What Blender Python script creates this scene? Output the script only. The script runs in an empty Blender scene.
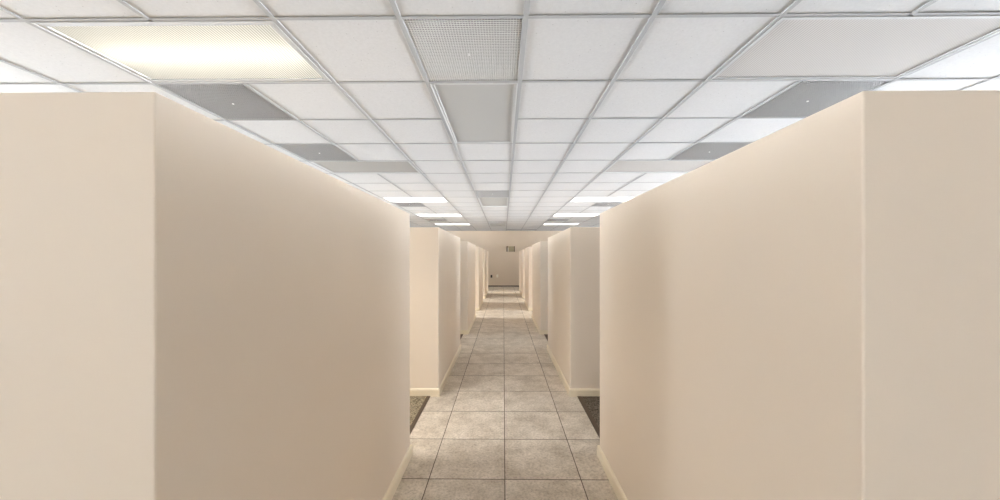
import bpy, bmesh, math, random
from mathutils import Vector

random.seed(7)
S = bpy.context.scene
COL = S.collection

# ------------------------------------------------------------------ frame of the place
CAM_H = 1.165            # lens height above the tiles
CEIL = 1.165 + 1.154     # underside of the lay-in panels
FOC = 347.0              # focal length in pixels of the 1000 px wide frame
XW, XE = 0.107 - 15 * 0.606, 0.107 + 14 * 0.606   # side walls
YS, YN = -5.06, 14.40    # wall behind the camera, far end wall
GX0, GP = 0.107, 0.606    # one ceiling runner and the grid pitch across
GY0, GQ = 1.656, 0.606  # one cross runner and the grid pitch along

# ------------------------------------------------------------------ camera
cd = bpy.data.cameras.new('camera')
cd.sensor_fit = 'HORIZONTAL'
cd.sensor_width = 36.0
cd.lens = 36.0 * FOC / 1000.0
cd.shift_y = 0.0085
cd.clip_start = 0.02
cam = bpy.data.objects.new('camera', cd)
cam.location = (0, 0, CAM_H)
cam.rotation_euler = (math.radians(90), 0, math.radians(0.578))
COL.objects.link(cam)
S.camera = cam

# ------------------------------------------------------------------ light and exposure
S.view_settings.view_transform = 'Standard'
S.view_settings.look = 'None'
S.view_settings.gamma = 1.0
S.view_settings.use_curve_mapping = False
S.view_settings.exposure = 2.54
S.cycles.use_denoising = True
S.cycles.denoising_prefilter = 'ACCURATE'
S.cycles.max_bounces = 14
S.cycles.diffuse_bounces = 10
S.cycles.glossy_bounces = 4
S.cycles.transparent_max_bounces = 8
S.cycles.sample_clamp_indirect = 6.0

SKY_STRENGTH = 3.6       # overcast daylight outside the added windows
GROUND_STRENGTH = 17.0   # below the horizon: bright ground added to light the ceiling
LIT_FAR = 0.5            # lenses of the lit lights along the room
LIT_NEAR = 0.078          # lens glow of the two lit lights by the camera
TUBE = 0.42
FAR_W = 4.5             # light sent down by each lit light along the room
NEAR_W = 4.5            # light sent down by the lit light at the camera

w = bpy.data.worlds.new('daylight')
S.world = w
w.use_nodes = True
bg = w.node_tree.nodes['Background']
_t = w.node_tree
_c = _t.nodes.new('ShaderNodeTexCoord')
_s = _t.nodes.new('ShaderNodeSeparateXYZ')
_t.links.new(_c.outputs['Generated'], _s.inputs[0])
_r = _t.nodes.new('ShaderNodeMapRange')
_r.inputs['From Min'].default_value = -0.03
_r.inputs['From Max'].default_value = 0.03
_r.inputs['To Min'].default_value = GROUND_STRENGTH
_r.inputs['To Max'].default_value = SKY_STRENGTH
_t.links.new(_s.outputs[2], _r.inputs['Value'])
bg.inputs['Color'].default_value = (0.91, 0.97, 1.06, 1)
_t.links.new(_r.outputs[0], bg.inputs['Strength'])


def portal(loc, rot, sx, sy):
    l = bpy.data.lights.new('window_portal', 'AREA')
    l.shape = 'RECTANGLE'
    l.size, l.size_y = sx, sy
    l.cycles.is_portal = True
    o = bpy.data.objects.new('window_portal', l)
    o.location = loc
    o.rotation_euler = rot
    COL.objects.link(o)


WIN_BACK = [(-0.55, 0.55)]      # x ranges of the added rear windows
WIN_SILL, WIN_HEAD = 0.10, 2.20
BACK_SILL = 1.7
for a, b in WIN_BACK:
    portal(((a + b) / 2, YS - 0.12, (BACK_SILL + WIN_HEAD) / 2), (math.radians(90), 0, 0), b - a, WIN_HEAD - BACK_SILL)
WIN_WEST = [(-4.9, -4.0), (2.3, 4.6), (5.0, 7.8), (12.4, 14.2)]   # y ranges of the added side windows
WIN_EAST = [(1.0, 4.6), (5.0, 7.8), (12.4, 14.2)]
for a, b in WIN_WEST:
    portal((XW - 0.12, (a + b) / 2, (WIN_SILL + WIN_HEAD) / 2), (0, math.radians(-90), 0), WIN_HEAD - WIN_SILL, b - a)
for a, b in WIN_EAST:
    portal((XE + 0.12, (a + b) / 2, (WIN_SILL + WIN_HEAD) / 2), (0, math.radians(90), 0), WIN_HEAD - WIN_SILL, b - a)


# ------------------------------------------------------------------ materials
def mat(name, color, rough=0.6, spec=0.3):
    m = bpy.data.materials.new(name)
    m.use_nodes = True
    b = m.node_tree.nodes['Principled BSDF']
    b.inputs['Base Color'].default_value = (*color, 1)
    b.inputs['Roughness'].default_value = rough
    b.inputs['Specular IOR Level'].default_value = spec
    return m


class G:
    """small node-graph helper"""
    def __init__(s, m):
        s.t = m.node_tree
        s.b = s.t.nodes.get('Principled BSDF')

    def n(s, typ, **kw):
        x = s.t.nodes.new(typ)
        for k, v in kw.items():
            setattr(x, k, v)
        return x

    def l(s, a, b):
        s.t.links.new(a, b)

    def math(s, op, a, b=None, c=None):
        x = s.n('ShaderNodeMath', operation=op)
        for i, v in enumerate((a, b, c)):
            if v is None:
                continue
            if isinstance(v, (int, float)):
                x.inputs[i].default_value = v
            else:
                s.l(v, x.inputs[i])
        return x.outputs[0]

    def coords(s):
        return s.n('ShaderNodeTexCoord').outputs['Object']

    def noise(s, vec, scale, detail=3, rough=0.55):
        x = s.n('ShaderNodeTexNoise')
        x.inputs['Scale'].default_value = scale
        x.inputs['Detail'].default_value = detail
        x.inputs['Roughness'].default_value = rough
        s.l(vec, x.inputs['Vector'])
        return x.outputs['Fac']

    def ramp(s, fac, stops):
        r = s.n('ShaderNodeValToRGB')
        e = r.color_ramp.elements
        while len(e) < len(stops):
            e.new(0.5)
        for i, (p, c) in enumerate(stops):
            e[i].position = p
            e[i].color = (*c, 1) if len(c) == 3 else c
        s.l(fac, r.inputs['Fac'])
        return r.outputs['Color']

    def mix(s, fac, a, b, blend='MIX'):
        x = s.n('ShaderNodeMix', data_type='RGBA', blend_type=blend)
        if isinstance(fac, (int, float)):
            x.inputs[0].default_value = fac
        else:
            s.l(fac, x.inputs[0])
        for i, v in ((6, a), (7, b)):
            if isinstance(v, tuple):
                x.inputs[i].default_value = (*v, 1)
            else:
                s.l(v, x.inputs[i])
        return x.outputs[2]

    def bump(s, h, strength, dist):
        x = s.n('ShaderNodeBump')
        x.inputs['Strength'].default_value = strength
        x.inputs['Distance'].default_value = dist
        s.l(h, x.inputs['Height'])
        s.l(x.outputs['Normal'], s.b.inputs['Normal'])


def paint(name, color, var=0.05):
    m = mat(name, color, 0.62, 0.25)
    g = G(m)
    c = g.coords()
    n = g.noise(c, 1.3, 2)
    lo = tuple(v * (1 - var) for v in color)
    hi = tuple(min(1, v * (1 + var)) for v in color)
    g.l(g.ramp(n, [(0.3, lo), (0.7, hi)]), g.b.inputs['Base Color'])
    g.bump(g.noise(c, 170, 2), 0.08, 0.002)
    return m


M = {}
M['paint'] = paint('beige_wall_paint', (0.85, 0.758, 0.648), 0.02)
M['end_paint'] = paint('tan_wall_paint', (0.68, 0.58, 0.46), 0.025)
M['trim'] = mat('cream_trim_paint', (0.87, 0.78, 0.61), 0.38, 0.4)
M['cove'] = mat('dark_cove_base', (0.10, 0.08, 0.065), 0.6)
M['strip'] = mat('brown_transition_strip', (0.10, 0.068, 0.043), 0.55)
M['white_metal'] = mat('white_enamel', (0.48, 0.49, 0.49), 0.7, 0.05)
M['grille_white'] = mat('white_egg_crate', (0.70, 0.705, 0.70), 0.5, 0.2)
M['grille_mid'] = mat('pale_grey_egg_crate', (0.42, 0.423, 0.42), 0.5, 0.2)  # white grille with some shade put into the colour
M['grille'] = mat('grey_egg_crate', (0.30, 0.303, 0.30), 0.5, 0.2)  # the same grille, side-room shade put into the colour
M['tee'] = mat('grid_runner_enamel', (0.34, 0.347, 0.347), 0.9, 0.05)
M['plenum'] = mat('grey_plenum', (0.16, 0.16, 0.155), 0.9, 0.1)
M['duct'] = mat('duct_interior', (0.045, 0.045, 0.044), 0.9, 0.1)
M['ivory'] = mat('ivory_plastic', (0.92, 0.88, 0.78), 0.4, 0.4)
M['brown_plastic'] = mat('dark_brown_plastic', (0.05, 0.038, 0.028), 0.4, 0.4)
M['slot'] = mat('slot_black', (0.03, 0.03, 0.03), 0.7)
M['signface'] = mat('olive_beige_sign_face', (0.44, 0.38, 0.25), 0.5)
M['signframe'] = mat('dark_bronze_frame', (0.12, 0.09, 0.06), 0.5)
M['knob'] = mat('bright_nickel', (0.9, 0.9, 0.9), 0.2, 0.6)

# lay-in mineral fibre panels: pale grey white with sparse pin holes
m = mat('lay_in_panel', (0.80, 0.80, 0.79), 0.9, 0.1)
g = G(m)
c = g.coords()
n1 = g.noise(c, 260, 2, 0.6)
n2 = g.noise(c, 70, 3, 0.6)
base = g.ramp(n2, [(0.35, (0.485, 0.49, 0.488)), (0.65, (0.515, 0.52, 0.518))])
vo = g.n('ShaderNodeTexVoronoi')
vo.inputs['Scale'].default_value = 42
vo.inputs['Randomness'].default_value = 1.0
g.l(c, vo.inputs['Vector'])
sep = g.n('ShaderNodeSeparateColor')
g.l(vo.outputs['Color'], sep.inputs[0])
hole = g.math('MULTIPLY', g.math('LESS_THAN', vo.outputs['Distance'], 0.12), g.math('LESS_THAN', sep.outputs[0], 0.25))
g.l(g.mix(hole, base, (0.33, 0.33, 0.325)), g.b.inputs['Base Color'])
g.bump(n1, 0.25, 0.002)
M['panel'] = m

# stone-look porcelain tile with thin dark grout
TX, TY, TX0, TY0 = 0.401, 0.4053, 0.007, 1.831
m = mat('porcelain_floor_tile', (0.5, 0.44, 0.37), 0.5, 0.35)
g = G(m)
c = g.coords()
sp = g.n('ShaderNodeSeparateXYZ')
g.l(c, sp.inputs[0])
u = g.math('DIVIDE', g.math('SUBTRACT', sp.outputs[0], TX0), TX)
v = g.math('DIVIDE', g.math('SUBTRACT', sp.outputs[1], TY0), TY)
fu = g.math('ABSOLUTE', g.math('SUBTRACT', g.math('FRACT', u), 0.5))
fv = g.math('ABSOLUTE', g.math('SUBTRACT', g.math('FRACT', v), 0.5))
gx = g.math('GREATER_THAN', fu, 0.5 - 0.0024 / TX)
gy = g.math('GREATER_THAN', fv, 0.5 - 0.0027 / TY)
grout = g.math('MAXIMUM', gx, gy)
idv = g.n('ShaderNodeCombineXYZ')
g.l(g.math('FLOOR', u), idv.inputs[0])
g.l(g.math('FLOOR', v), idv.inputs[1])
wn = g.n('ShaderNodeTexWhiteNoise')
g.l(idv.outputs[0], wn.inputs['Vector'])
off = g.n('ShaderNodeVectorMath', operation='MULTIPLY_ADD')
g.l(wn.outputs['Color'], off.inputs[0])
off.inputs[1].default_value = (7, 7, 7)
g.l(c, off.inputs[2])
a1 = g.noise(off.outputs[0], 6, 6, 0.7)
a2 = g.noise(off.outputs[0], 75, 4, 0.7)
cl = g.ramp(a1, [(0.34, (0.50, 0.425, 0.335)), (0.5, (0.63, 0.56, 0.465)), (0.68, (0.76, 0.69, 0.595))])
sk = g.ramp(a2, [(0.30, (0.66, 0.63, 0.60)), (0.5, (0.98, 0.975, 0.97)), (0.70, (1.16, 1.16, 1.16))])
cl = g.mix(1.0, cl, sk, 'MULTIPLY')
tone = g.ramp(wn.outputs['Value'], [(0, (0.94, 0.94, 0.94)), (1, (1.05, 1.05, 1.05))])
cl = g.mix(1.0, cl, tone, 'MULTIPLY')
g.l(g.mix(grout, cl, (0.10, 0.078, 0.055)), g.b.inputs['Base Color'])
g.l(g.math('ADD', 0.42, g.math('MULTIPLY', grout, 0.4)), g.b.inputs['Roughness'])
g.bump(g.math('SUBTRACT', g.math('MULTIPLY', a2, 0.35), grout), 0.35, 0.0015)
M['tile'] = m


def carpet(name, dark, light):
    m = mat(name, dark, 0.95, 0.05)
    g = G(m)
    c = g.coords()
    a = g.noise(c, 95, 4, 0.8)
    g.l(g.ramp(a, [(0.38, dark), (0.62, light)]), g.b.inputs['Base Color'])
    g.bump(g.noise(c, 160, 2), 0.9, 0.01)
    return m


M['carpet_w'] = carpet('olive_loop_carpet', (0.085, 0.066, 0.038), (0.52, 0.44, 0.31))  # lamp light on the left carpet put into its colour
M['carpet_e'] = carpet('charcoal_loop_carpet', (0.045, 0.035, 0.025), (0.27, 0.22, 0.17))  # same carpet in its shaded tone, the shade kept in the colour


def ridged(m, amt, dist):
    """fine prismatic ridges, a real surface relief 12 mm apart"""
    g = G(m)
    c = g.coords()
    sp = g.n('ShaderNodeSeparateXYZ')
    g.l(c, sp.inputs[0])
    k = 2 * math.pi / 0.0155
    sx = g.math('SINE', g.math('MULTIPLY', sp.outputs[0], k))
    sy = g.math('SINE', g.math('MULTIPLY', sp.outputs[1], k))
    return g, sx, sy


def lens_off(name, color, relief):
    m = mat(name, color, 0.9, 0.02)
    g, sx, sy = ridged(m, 1, 1)
    g.bump(g.math('ADD', sx, g.math('MULTIPLY', sy, 0.4)), relief, 0.004)
    lo = tuple(v * 0.72 for v in color)
    g.l(g.ramp(g.math('MULTIPLY_ADD', sx, 0.5, 0.5), [(0.0, lo), (1.0, color)]), g.b.inputs['Base Color'])
    return m


M['lens_smooth'] = mat('unlit_frosted_acrylic_lens', (0.355, 0.36, 0.35), 0.5, 0.15)
M['lens_pale'] = lens_off('unlit_ribbed_acrylic_lens', (0.52, 0.507, 0.485), 0.03)
M['lens_bright'] = lens_off('unlit_pale_acrylic_lens', (0.47, 0.455, 0.43), 0.03)
M['lens_dim'] = mat('unlit_grey_acrylic_lens', (0.28, 0.28, 0.268), 0.5, 0.15)


def emitter(name, color, strength):
    m = bpy.data.materials.new(name)
    m.use_nodes = True
    t = m.node_tree
    t.nodes.remove(t.nodes['Principled BSDF'])
    e = t.nodes.new('ShaderNodeEmission')
    e.inputs['Color'].default_value = (*color, 1)
    e.inputs['Strength'].default_value = strength
    t.links.new(e.outputs[0], t.nodes['Material Output'].inputs['Surface'])
    return m


M['lit'] = emitter('lit_acrylic_lens', (1.0, 0.965, 0.91), LIT_FAR)
M['tube'] = emitter('fluorescent_tube', (1.0, 0.95, 0.85), TUBE)

# the near lit lens: ribbed translucent acrylic with its lamp behind it
m = bpy.data.materials.new('lit_ribbed_acrylic_lens')
m.use_nodes = True
t = m.node_tree
t.nodes.remove(t.nodes['Principled BSDF'])
g = G(m)
c = g.coords()
sp = g.n('ShaderNodeSeparateXYZ')
g.l(c, sp.inputs[0])
sx = g.math('SINE', g.math('MULTIPLY', sp.outputs[0], 2 * math.pi / 0.0155))
rib = g.ramp(g.math('MULTIPLY_ADD', sx, 0.5, 0.5), [(0.0, (0.60, 0.565, 0.48)), (0.7, (0.96, 0.94, 0.88))])
tr = g.n('ShaderNodeBsdfTranslucent')
g.l(rib, tr.inputs['Color'])
em = g.n('ShaderNodeEmission')
g.l(rib, em.inputs['Color'])
em.inputs['Strength'].default_value = LIT_NEAR
ad = g.n('ShaderNodeAddShader')
g.l(tr.outputs[0], ad.inputs[0])
g.l(em.outputs[0], ad.inputs[1])
g.l(ad.outputs[0], t.nodes['Material Output'].inputs['Surface'])
M['lens_lit_near'] = m

m = bpy.data.materials.new('window_glass')
m.use_nodes = True
t = m.node_tree
t.nodes.remove(t.nodes['Principled BSDF'])
ta = t.nodes.new('ShaderNodeBsdfTransparent')
gl = t.nodes.new('ShaderNodeBsdfGlossy')
gl.inputs['Roughness'].default_value = 0.02
mx = t.nodes.new('ShaderNodeMixShader')
mx.inputs[0].default_value = 0.06
t.links.new(ta.outputs[0], mx.inputs[1])
t.links.new(gl.outputs[0], mx.inputs[2])
t.links.new(mx.outputs[0], t.nodes['Material Output'].inputs['Surface'])
M['glass'] = m


# ------------------------------------------------------------------ mesh helpers
def bx(bm, x0, x1, y0, y1, z0, z1):
    vs = [bm.verts.new((x, y, z)) for z in (z0, z1) for x, y in ((x0, y0), (x1, y0), (x1, y1), (x0, y1))]
    for f in ((3, 2, 1, 0), (4, 5, 6, 7), (0, 1, 5, 4), (1, 2, 6, 5), (2, 3, 7, 6), (3, 0, 4, 7)):
        bm.faces.new([vs[i] for i in f])


def quad(bm, pts):
    bm.faces.new([bm.verts.new(p) for p in pts])


def cyl(bm, cx, cy, cz, r, L, axis='X', seg=12):
    ring = []
    for e in (-L / 2, L / 2):
        row = []
        for i in range(seg):
            a = 2 * math.pi * i / seg
            p, q = r * math.cos(a), r * math.sin(a)
            co = {'X': (cx + e, cy + p, cz + q), 'Y': (cx + p, cy + e, cz + q), 'Z': (cx + p, cy + q, cz + e)}[axis]
            row.append(bm.verts.new(co))
        ring.append(row)
    for i in range(seg):
        j = (i + 1) % seg
        bm.faces.new((ring[0][i], ring[0][j], ring[1][j], ring[1][i]))
    bm.faces.new(ring[0][::-1])
    bm.faces.new(ring[1])


def mesh(name, bm, material, bevel=0.0, seg=2):
    bmesh.ops.recalc_face_normals(bm, faces=bm.faces[:])
    if bevel:
        bmesh.ops.bevel(bm, geom=bm.edges[:] + bm.verts[:], offset=bevel, segments=seg, affect='EDGES', profile=0.5)
    me = bpy.data.meshes.new(name)
    bm.to_mesh(me)
    bm.free()
    me.materials.append(material)
    return me


def link(name, me, parent=None):
    o = bpy.data.objects.new(name, me)
    COL.objects.link(o)
    o.parent = parent
    return o


def obj(name, bm, material, parent=None, bevel=0.0):
    return link(name, mesh(name, bm, material, bevel), parent)


def struct(name, bm, material, parent=None, bevel=0.0):
    o = obj(name, bm, material, parent, bevel)
    if parent is None:
        o['kind'] = 'structure'
    return o


def thing(name, label, cat, loc=(0, 0, 0), group=None):
    o = bpy.data.objects.new(name, None)
    COL.objects.link(o)
    o.empty_display_size = 0.1
    o.location = loc
    o['label'] = label
    o['category'] = cat
    o['kind'] = 'thing'
    if group:
        o['group'] = group
    return o


def dup(root, loc, label):
    r = root.copy()
    COL.objects.link(r)
    r.location = loc
    r['label'] = label
    for ch in list(root.children):
        c_ = ch.copy()
        COL.objects.link(c_)
        c_.parent = r
        for gch in list(ch.children):
            d = gch.copy()
            COL.objects.link(d)
            d.parent = c_
    return r


# ------------------------------------------------------------------ the room shell
def plate(name, x0, x1, y0, y1, z, t, material):
    bm = bmesh.new()
    bx(bm, x0, x1, y0, y1, z - t, z)
    return struct(name, bm, material)


TW, TE = -0.617, 0.622                        # edges of the tiled aisle
plate('floor', TW, TE, YS, YN, 0.0, 0.1, M['tile'])
plate('floor_carpet', XW, TW - 0.028, YS, YN, 0.004, 0.104, M['carpet_w'])['label'] = 'olive carpet left of the tiled aisle'
plate('floor_carpet', TE + 0.032, XE, YS, YN, 0.004, 0.104, M['carpet_e'])['label'] = 'charcoal carpet right of the tiled aisle'
plate('trim_1', TW - 0.028, TW, YS, YN, 0.005, 0.1, M['strip'])
plate('trim_2', TE, TE + 0.032, YS, YN, 0.005, 0.1, M['strip'])

WT = 0.15
TOPZ = CEIL + 0.30


def wall_x(name, xin, sgn, openings, material):
    """side wall whose room face is at xin"""
    a, b = (xin - WT, xin) if sgn < 0 else (xin, xin + WT)
    bm = bmesh.new()
    y = YS
    for p, q in openings:
        bx(bm, a, b, y, p, 0, TOPZ)
        bx(bm, a, b, p, q, 0, WIN_SILL)
        bx(bm, a, b, p, q, WIN_HEAD, TOPZ)
        y = q
    bx(bm, a, b, y, YN, 0, TOPZ)
    return struct(name, bm, material)


def wall_y(name, yin, sgn, openings, material):
    a, b = (yin - WT, yin) if sgn < 0 else (yin, yin + WT)
    bm = bmesh.new()
    x = XW - WT
    for p, q in openings:
        bx(bm, x, p, a, b, 0, TOPZ)
        bx(bm, p, q, a, b, 0, BACK_SILL)
        bx(bm, p, q, a, b, WIN_HEAD, TOPZ)
        x = q
    bx(bm, x, XE + WT, a, b, 0, TOPZ)
    return struct(name, bm, material)


wall_x('wall_left', XW, -1, WIN_WEST, M['paint'])
wall_x('wall_right', XE, 1, WIN_EAST, M['paint'])
wall_y('wall_back', YS, -1, WIN_BACK, M['paint'])
wall_y('wall_far', YN, 1, [], M['end_paint'])
for nm, a_, b_ in (('wall_end_left', XW, -3.7), ('wall_end_right', 3.7, XE)):
    bm = bmesh.new()                          # added unseen cross walls that keep window light off the far wall
    bx(bm, a_, b_, 8.80, 8.92, 0, CEIL - 0.006)
    struct(nm, bm, M['paint'])
bm = bmesh.new()
bx(bm, XW, XE, YN - 0.012, YN, 0.004, 0.045)
struct('baseboard_far', bm, M['cove'])  # thin dark strip along the foot of the far wall

# unseen rear and side windows, added so daylight brightens ceiling and walls
wn_i = 0
for a, b in WIN_BACK:
    wn_i += 1
    bm = bmesh.new()
    f = 0.05
    bx(bm, a, a + f, YS - 0.11, YS - 0.05, BACK_SILL, WIN_HEAD)
    bx(bm, b - f, b, YS - 0.11, YS - 0.05, BACK_SILL, WIN_HEAD)
    bx(bm, a + f, b - f, YS - 0.11, YS - 0.05, BACK_SILL, BACK_SILL + f)
    bx(bm, a + f, b - f, YS - 0.11, YS - 0.05, WIN_HEAD - f, WIN_HEAD)
    fr = struct('window_%d' % wn_i, bm, M['white_metal'])
    bm = bmesh.new()
    bx(bm, a + f, b - f, YS - 0.083, YS - 0.078, BACK_SILL + f, WIN_HEAD - f)
    obj('window_pane', bm, M['glass'], fr)
for xin, sg, wins in ((XW, -1, WIN_WEST), (XE, 1, WIN_EAST)):
    xo, xi = sorted((xin + sg * 0.11, xin + sg * 0.05))
    for a, b in wins:
        wn_i += 1
        f = 0.05
        c_ = (a + b) / 2
        bm = bmesh.new()
        bx(bm, xo, xi, a, a + f, WIN_SILL, WIN_HEAD)
        bx(bm, xo, xi, b - f, b, WIN_SILL, WIN_HEAD)
        bx(bm, xo, xi, c_ - f / 2, c_ + f / 2, WIN_SILL + f, WIN_HEAD - f)
        bx(bm, xo, xi, a + f, b - f, WIN_SILL, WIN_SILL + f)
        bx(bm, xo, xi, a + f, b - f, WIN_HEAD - f, WIN_HEAD)
        fr = struct('window_%d' % wn_i, bm, M['white_metal'])
        for p, q in ((a + f, c_ - f / 2), (c_ + f / 2, b - f)):
            bm = bmesh.new()
            xm = (xo + xi) / 2
            bx(bm, xm - 0.003, xm + 0.003, p, q, WIN_SILL + f, WIN_HEAD - f)
            obj('window_pane', bm, M['glass'], fr)

# ------------------------------------------------------------------ ceiling: lay-in panels in a runner grid
K0, K1 = -15, 14                                # runner indices across (side walls stand on the outer ones)
R0, R1 = -11, 21                              # cross runner indices along


def gxk(k):
    return GX0 + GP * k


def gyr(r):
    return GY0 + GQ * r


# (column, row, columns wide, rows long) of everything that replaces panels
LIGHT_WEST = [(-4, r, 2, 1) for r in (-4, 0, 4, 8, 12, 16)]
LIGHT_EAST = [(2, r, 2, 1) for r in (-4, 0, 4, 8, 12, 16)]
LIGHT_MID = [(-1, 1, 1, 2), (-1, 8, 1, 2), (-1, 16, 1, 2)]
VENT = [(-1, 0), (-4, 1), (-4, 3), (3, 1), (3, 3), (-1, 7), (-4, 9), (3, 9), (-4, 14), (2, 14), (-1, 15)]
SLOT = (0, 20, 2, 1)
taken = set()
for k, r, wc, lr in LIGHT_WEST + LIGHT_EAST + LIGHT_MID:
    taken |= {(k + i, r + j) for i in range(wc) for j in range(lr)}
taken |= set(VENT)

bm = bmesh.new()
for r in range(R0, R1 + 1):
    y0, y1 = max(gyr(r), YS), min(gyr(r + 1), YN)
    if y1 - y0 < 0.02:
        continue
    for k in range(K0, K1):
        if (k, r) in taken:
            continue
        # every panel lies a hair differently on its flanges
        d = random.uniform(0, 0.0015)
        bx(bm, gxk(k) + 0.002, gxk(k + 1) - 0.002, y0 + 0.002, y1 - 0.002, CEIL + d, CEIL + 0.016)
ceiling = struct('ceiling', bm, M['panel'])
# runners: main runners along the room, cross runners between them, cut out inside the 2x4 lights
bm = bmesh.new()
F = 0.012
cut_v, cut_h = set(), set()
for k, r, wc, lr in LIGHT_WEST + LIGHT_EAST + LIGHT_MID:
    for i in range(1, wc):
        cut_v |= {(k + i, r + j) for j in range(lr)}
    for j in range(1, lr):
        cut_h |= {(k + i, r + j) for i in range(wc)}
for k in range(K0, K1 + 1):
    r = R0
    while r <= R1:
        if (k, r) in cut_v:
            r += 1
            continue
        s = r
        while r <= R1 and (k, r) not in cut_v:
            r += 1
        y0, y1 = max(gyr(s), YS), min(gyr(r), YN)
        if y1 > y0:
            bx(bm, gxk(k) - F, gxk(k) + F, y0, y1, CEIL - 0.0045, CEIL - 0.0005)
for r in range(R0, R1 + 2):
    y = gyr(r)
    if y < YS + 0.02 or y > YN - 0.02:
        continue
    for k in range(K0, K1):
        if (k, r) not in cut_h:
            bx(bm, gxk(k) + F, gxk(k + 1) - F, y - F * 0.85, y + F * 0.85, CEIL - 0.0035, CEIL - 0.0005)
# wall angles
bx(bm, XW, XE, YN - 0.022, YN, CEIL - 0.0045, CEIL - 0.0005)
bx(bm, XW, XE, YS, YS + 0.022, CEIL - 0.0045, CEIL - 0.0005)
obj('runner_grid', bm, M['tee'], ceiling)
# deck above the panels
bm = bmesh.new()
bx(bm, XW - WT, XE + WT, YS - WT, YN + WT, CEIL + 0.30, CEIL + 0.40)
struct('ceiling_deck', bm, M['plenum'])


# ------------------------------------------------------------------ recessed lights
def light_meshes(wx, wy, border):
    """local frame: centre of the light at the panel plane"""
    hx, hy = wx / 2 - 0.0125, wy / 2 - 0.0115
    b = border
    fr = bmesh.new()                           # door frame with a raised outer and inner lip
    for (x0, x1, y0, y1) in ((-hx, hx, -hy, -hy + b), (-hx, hx, hy - b, hy), (-hx, -hx + b, -hy + b, hy - b), (hx - b, hx, -hy + b, hy - b)):
        bx(fr, x0, x1, y0, y1, -0.002, 0.010)
    for (x0, x1, y0, y1) in ((-hx, hx, -hy, -hy + .006), (-hx, hx, hy - .006, hy), (-hx, -hx + .006, -hy + .006, hy - .006), (hx - .006, hx, -hy + .006, hy - .006)):
        bx(fr, x0, x1, y0, y1, -0.006, -0.002)
    hs = bmesh.new()                           # housing: four sides and a top, open below
    t = 0.004
    bx(hs, -hx, hx, -hy, -hy + t, 0.010, 0.11)
    bx(hs, -hx, hx, hy - t, hy, 0.010, 0.11)
    bx(hs, -hx, -hx + t, -hy + t, hy - t, 0.010, 0.11)
    bx(hs, hx - t, hx, -hy + t, hy - t, 0.010, 0.11)
    bx(hs, -hx, hx, -hy, hy, 0.11, 0.114)
    ln = bmesh.new()
    bx(ln, -hx + b - 0.004, hx - b + 0.004, -hy + b - 0.004, hy - b + 0.004, 0.0035, 0.0065)
    return fr, hs, ln


def make_light(label, loc, wx, wy, lens_mat, border=0.022, group=None, lens_quad=False):
    t = thing('ceiling_light', label, 'ceiling light', loc, group)
    fr, hs, ln = light_meshes(wx, wy, border)
    obj('frame', fr, M['white_metal'], t)
    obj('housing', hs, M['white_metal'], t)
    if lens_quad:                              # a single sheet: lit acrylic
        ln.free()
        ln = bmesh.new()
        hx, hy = wx / 2 - 0.0125 - border + 0.004, wy / 2 - 0.0115 - border + 0.004
        quad(ln, [(-hx, -hy, 0.005), (-hx, hy, 0.005), (hx, hy, 0.005), (hx, -hy, 0.005)])
        me = bpy.data.meshes.new('lens')
        ln.to_mesh(me)
        ln.free()
        me.materials.append(lens_mat)
        link('lens', me, t)
    else:
        obj('lens', ln, lens_mat, t)
    return t


def centre(k, r, wc, lr):
    return (gxk(k) + GP * wc / 2, gyr(r) + GQ * lr / 2, CEIL)


GL_LIT = 'lit lights far along the ceiling'
W4 = GP * 2
# nearest on the left: lit, its tubes glowing through the ribbed lens
near = make_light('large glowing cream ceiling light above the nearest left partition', centre(*LIGHT_WEST[1]), W4, GQ, M['lens_lit_near'], border=0.034, lens_quad=True)
for dy in (-0.035, 0.035):
    bm = bmesh.new()
    cyl(bm, 0, dy, 0.062, 0.013, 1.13, 'X')
    obj('tube', bm, M['tube'], near)


def downlight(root, watts, spread):
    l = bpy.data.lights.new('lamp_output', 'AREA')
    l.shape = 'RECTANGLE'
    l.size, l.size_y = 1.14, 0.53
    l.energy = watts
    l.color = (1.0, 0.95, 0.89)
    l.spread = math.radians(spread)
    o = bpy.data.objects.new('lamp_output', l)
    COL.objects.link(o)
    o.location = (0, 0, -0.006)
    o.parent = root


downlight(near, NEAR_W, 118)
rear = make_light('lit ceiling light behind the camera on the left', centre(*LIGHT_WEST[0]), W4, GQ, M['lit'], lens_quad=True)
make_light('unlit ceiling light behind the camera on the right', centre(*LIGHT_EAST[0]), W4, GQ, M['lens_pale'])
make_light('large unlit ribbed ceiling light above the nearest right partition', centre(*LIGHT_EAST[1]), W4, GQ, M['lens_pale'])
make_light('wide unlit grey ceiling light on the left, past two grilles', centre(*LIGHT_WEST[2]), W4, GQ, M['lens_dim'])
make_light('wide unlit pale ceiling light on the right, past two grilles', centre(*LIGHT_EAST[2]), W4, GQ, M['lens_bright'])
ordinal = ['nearest', 'middle', 'farthest']
lit = None
for side, lst in (('left', LIGHT_WEST), ('right', LIGHT_EAST)):
    for q in range(3):
        lab = '%s of three bright white ceiling lights in the %s row' % (ordinal[q], side)
        p = centre(*lst[3 + q])
        if lit is None:
            lit = make_light(lab, p, W4, GQ, M['lit'], group=GL_LIT, lens_quad=True)
            downlight(lit, FAR_W, 100)
        else:
            dup(lit, p, lab)
mid = make_light('grey unlit ceiling light set lengthwise over the aisle beyond the wide grille', centre(*LIGHT_MID[0]), GP, GQ * 2, M['lens_smooth'], border=0.025)
dup(mid, centre(*LIGHT_MID[1]), 'pale lengthwise ceiling light over the middle of the aisle, unlit')
dup(mid, centre(*LIGHT_MID[2]), 'farthest lengthwise ceiling light over the aisle, unlit, near the end wall')

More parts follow.
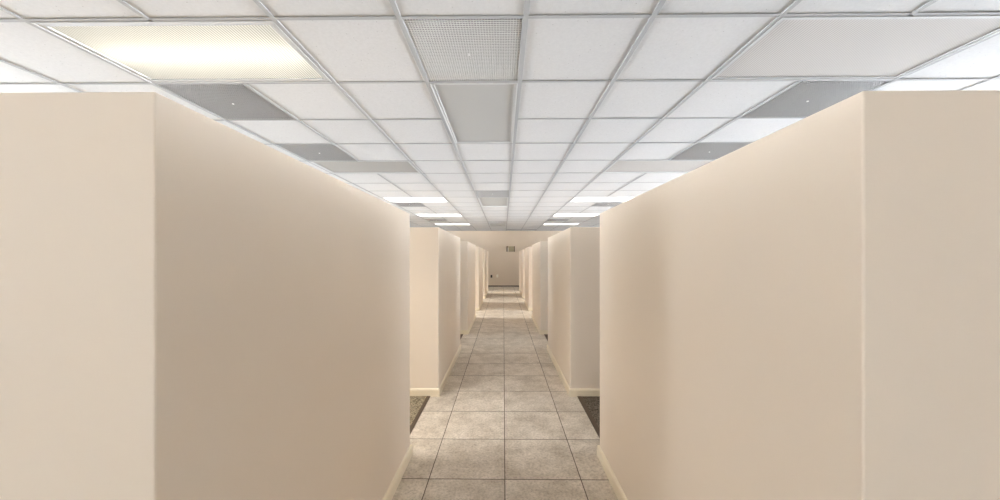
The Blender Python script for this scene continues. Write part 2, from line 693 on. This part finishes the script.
# ------------------------------------------------------------------ egg-crate return grilles
VENT_LABEL = {
    (-1, 0): 'white egg-crate ceiling grille over the aisle at the top of the photo',
    (-4, 1): 'grey egg-crate ceiling grille touching the glowing light on the left',
    (-4, 3): 'grey egg-crate ceiling grille just before the wide grey unlit light on the left',
    (3, 1): 'dark egg-crate ceiling grille touching the large ribbed light on the right',
    (3, 3): 'dark egg-crate ceiling grille just before the wide pale unlit light on the right',
    (-1, 7): 'egg-crate ceiling grille over the aisle before the pale lengthwise light',
    (-4, 9): 'egg-crate ceiling grille beyond the nearest bright light of the left row',
    (3, 9): 'egg-crate ceiling grille beyond the nearest bright light of the right row',
    (-4, 14): 'small far egg-crate ceiling grille before the farthest bright left light',
    (2, 14): 'small far egg-crate ceiling grille before the farthest bright right light',
    (-1, 15): 'farthest egg-crate ceiling grille over the aisle near the end wall',
}
first = None
for k, r in VENT:
    p = centre(k, r, 1, 1)
    if first is None:
        first = thing('ceiling_vent', VENT_LABEL[(k, r)], 'ceiling vent', p, 'egg-crate grilles in the ceiling')
        hx, hy = GP / 2 - 0.0125, GQ / 2 - 0.0115
        bm = bmesh.new()
        b = 0.004
        for (x0, x1, y0, y1) in ((-hx, hx, -hy, -hy + b), (-hx, hx, hy - b, hy), (-hx, -hx + b, -hy + b, hy - b), (hx - b, hx, -hy + b, hy - b)):
            bx(bm, x0, x1, y0, y1, 0.000, 0.014)
        obj('frame', bm, M['white_metal'], first)
        bm = bmesh.new()
        n = 41
        th = 0.0017
        for i in range(1, n):
            x = -hx + b + (2 * hx - 2 * b) * i / n
            y = -hy + b + (2 * hy - 2 * b) * i / n
            bx(bm, x - th, x + th, -hy + b, hy - b, 0.0, 0.0052)
            bx(bm, -hx + b, hx - b, y - th, y + th, 0.0003, 0.0050)
        gr = obj('grille', bm, M['grille_white'], first)
        shaded_grille = gr.data.copy()
        shaded_grille.materials[0] = M['grille']
        half_shaded_grille = gr.data.copy()
        half_shaded_grille.materials[0] = M['grille_mid']
        bm = bmesh.new()
        t = 0.004
        bx(bm, -hx, hx, -hy, -hy + t, 0.014, 0.20)
        bx(bm, -hx, hx, hy - t, hy, 0.014, 0.20)
        bx(bm, -hx, -hx + t, -hy + t, hy - t, 0.014, 0.20)
        bx(bm, hx - t, hx, -hy + t, hy - t, 0.014, 0.20)
        bx(bm, -hx, hx, -hy, hy, 0.20, 0.204)
        obj('duct_box', bm, M['duct'], first)
        bm = bmesh.new()
        cyl(bm, 0.0, 0.0, -0.003, 0.007, 0.006, 'Z', 10)
        obj('screw', bm, M['knob'], first)
    else:
        v_ = dup(first, p, VENT_LABEL[(k, r)])
        for ch in v_.children:                 # all but the first take a greyer copy with shade in its colour
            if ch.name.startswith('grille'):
                ch.data = half_shaded_grille if k == -1 else shaded_grille

# slim dark slot at the far end of the ceiling
k, r, wc, lr = SLOT
t = thing('slot_vent', 'thin dark slot vent in the ceiling against the end wall', 'ceiling vent', (gxk(0) + GP, 13.82, CEIL))
bm = bmesh.new()
for (x0, x1, y0, y1) in ((-.60, .60, -.045, -.035), (-.60, .60, .035, .045), (-.60, -.59, -.035, .035), (.59, .60, -.035, .035)):
    bx(bm, x0, x1, y0, y1, -0.018, 0.002)
obj('frame', bm, M['tee'], t)
bm = bmesh.new()
bx(bm, -.59, .59, -.035, .035, -0.014, -0.004)
obj('slot', bm, M['slot'], t)

# ------------------------------------------------------------------ half-height cubicle partitions
PH = 1.430
PT = 0.115
PL = 1.497
PITCH = 2.391
Y1 = {'left': 0.544, 'right': 0.5515}
BT, BH = 0.013, 0.066


def offset_ring(poly, d):
    """outward offset of an axis-aligned counter-clockwise polygon"""
    out = []
    n = len(poly)
    for i in range(n):
        p, q, s = Vector(poly[i - 1]), Vector(poly[i]), Vector(poly[(i + 1) % n])
        a, b_ = (q - p).normalized(), (s - q).normalized()
        na, nb = Vector((a.y, -a.x)), Vector((b_.y, -b_.x))
        out.append(q + (na + nb) * d)
    return out


def partition_meshes(poly):
    bm = bmesh.new()
    lo = [bm.verts.new((x, y, 0)) for x, y in poly]
    hi = [bm.verts.new((x, y, PH)) for x, y in poly]
    n = len(poly)
    for i in range(n):
        j = (i + 1) % n
        bm.faces.new((lo[i], lo[j], hi[j], hi[i]))
    bm.faces.new(hi)
    bm.faces.new(lo[::-1])
    ed = [e for e in bm.edges if not (e.verts[0].co.z == 0 and e.verts[1].co.z == 0)]
    bmesh.ops.bevel(bm, geom=ed, offset=0.003, segments=2, affect='EDGES', profile=0.5)
    wall = mesh('wall_panel', bm, M['paint'])
    bm = bmesh.new()
    prof = [(0.0006, 0.0), (BT, 0.0), (BT, BH - 0.016), (BT - 0.002, BH - 0.008), (BT - 0.006, BH - 0.002), (0.003, BH), (0.0006, BH)]
    rows = [[bm.verts.new((p.x, p.y, z)) for p in offset_ring(poly, d)] for d, z in prof]
    for a in range(len(prof)):
        A, B = rows[a], rows[(a + 1) % len(prof)]
        for i in range(n):
            j = (i + 1) % n
            bm.faces.new((A[i], A[j], B[j], B[i]))
    bmesh.ops.recalc_face_normals(bm, faces=bm.faces[:])
    base = mesh('baseboard', bm, M['trim'])
    return wall, base


def ell(xf, sgn, far):
    """L seen from above, corner on the aisle; local origin at the aisle corner on the floor"""
    e = PITCH * 0.90                          # unseen back leg, added to keep stray window light out of the aisle
    pts = [(0, 0), (0, PL), (-PT, PL), (-PT, PT), (-far + PT, PT), (-far + PT, e), (-far, e), (-far, 0)]      # left side; ccw
    if sgn > 0:
        pts = [(-x, y) for x, y in pts][::-1]
    return pts


def stub(sgn, far):
    pts = [(0, 0), (0, PT), (-far, PT), (-far, 0)]
    if sgn > 0:
        pts = [(-x, y) for x, y in pts][::-1]
    return pts


XL, XR = -0.552, 0.566
ORD = ['nearest', 'second', 'third', 'fourth', 'fifth', 'sixth and last']
EXTRA = {
    'left': ['nearest beige half-height partition, filling the left of the photo', None, None, None, None, None],
    'right': ['nearest beige half-height partition, filling the right of the photo', None, None, None, None, None],
}
for side, xf, sgn in (('left', XL, -1), ('right', XR, 1)):
    far = 2.35
    ws, bs = partition_meshes(ell(xf, sgn, far))
    we, be = partition_meshes(stub(sgn, far))
    for q in range(6):
        lab = EXTRA[side][q] or '%s beige half-height partition from the camera on the %s of the aisle' % (ORD[q], side)
        t = thing('cubicle_partition', lab, 'partition', (xf, Y1[side] + PITCH * q, 0), 'half-height partitions along the %s of the aisle' % side)
        link('wall_panel', ws if q < 5 else we, t)
        link('baseboard', bs if q < 5 else be, t)

# ------------------------------------------------------------------ fittings on the end wall
t = thing('wall_sign', 'small olive-beige framed sign box high on the end wall', 'sign', (0.300, YN, 1.560))
bm = bmesh.new()
bx(bm, -.135, .135, -.060, 0, -.110, .110)
obj('face_panel', bm, M['signface'], t, bevel=0.004)
bm = bmesh.new()
bx(bm, -.172, -.135, -.075, 0, -.115, .115)
obj('side_frame', bm, M['signframe'], t)
bm = bmesh.new()
bx(bm, .135, .165, -.075, 0, -.115, .115)
obj('side_frame', bm, M['signframe'], t)
bm = bmesh.new()
bx(bm, -.135, .135, -.068, 0, .110, .122)
obj('top_rail', bm, M['end_paint'], t)
bm = bmesh.new()
bx(bm, -.133, -.098, -.066, -.060, -.105, .060)
obj('reflector_strip', bm, M['ivory'], t)


def outlet(name, label, loc, plate_mat, dark):
    t = thing(name, label, 'outlet', loc)
    bm = bmesh.new()
    bx(bm, -.036, .036, -.007, 0, -.058, .058)
    obj('plate', bm, plate_mat, t, bevel=0.002)
    for dz in (-.022, .022):
        bm = bmesh.new()
        bx(bm, -.017, .017, -.010, -.007, dz - .015, dz + .015)
        so = obj('socket', bm, plate_mat, t)
        bm = bmesh.new()
        for dx in (-.007, .007):
            bx(bm, dx - .0015, dx + .0015, -.0106, -.010, dz - .006, dz + .008)
        obj('slot', bm, dark, so)
    return t


outlet('wall_outlet', 'dark brown wall outlet low on the end wall', (-0.500, YN, 0.425), M['brown_plastic'], M['slot'])
outlet('wall_outlet', 'ivory wall outlet low on the end wall beside a dark outlet', (-0.255, YN, 0.440), M['ivory'], M['slot'])
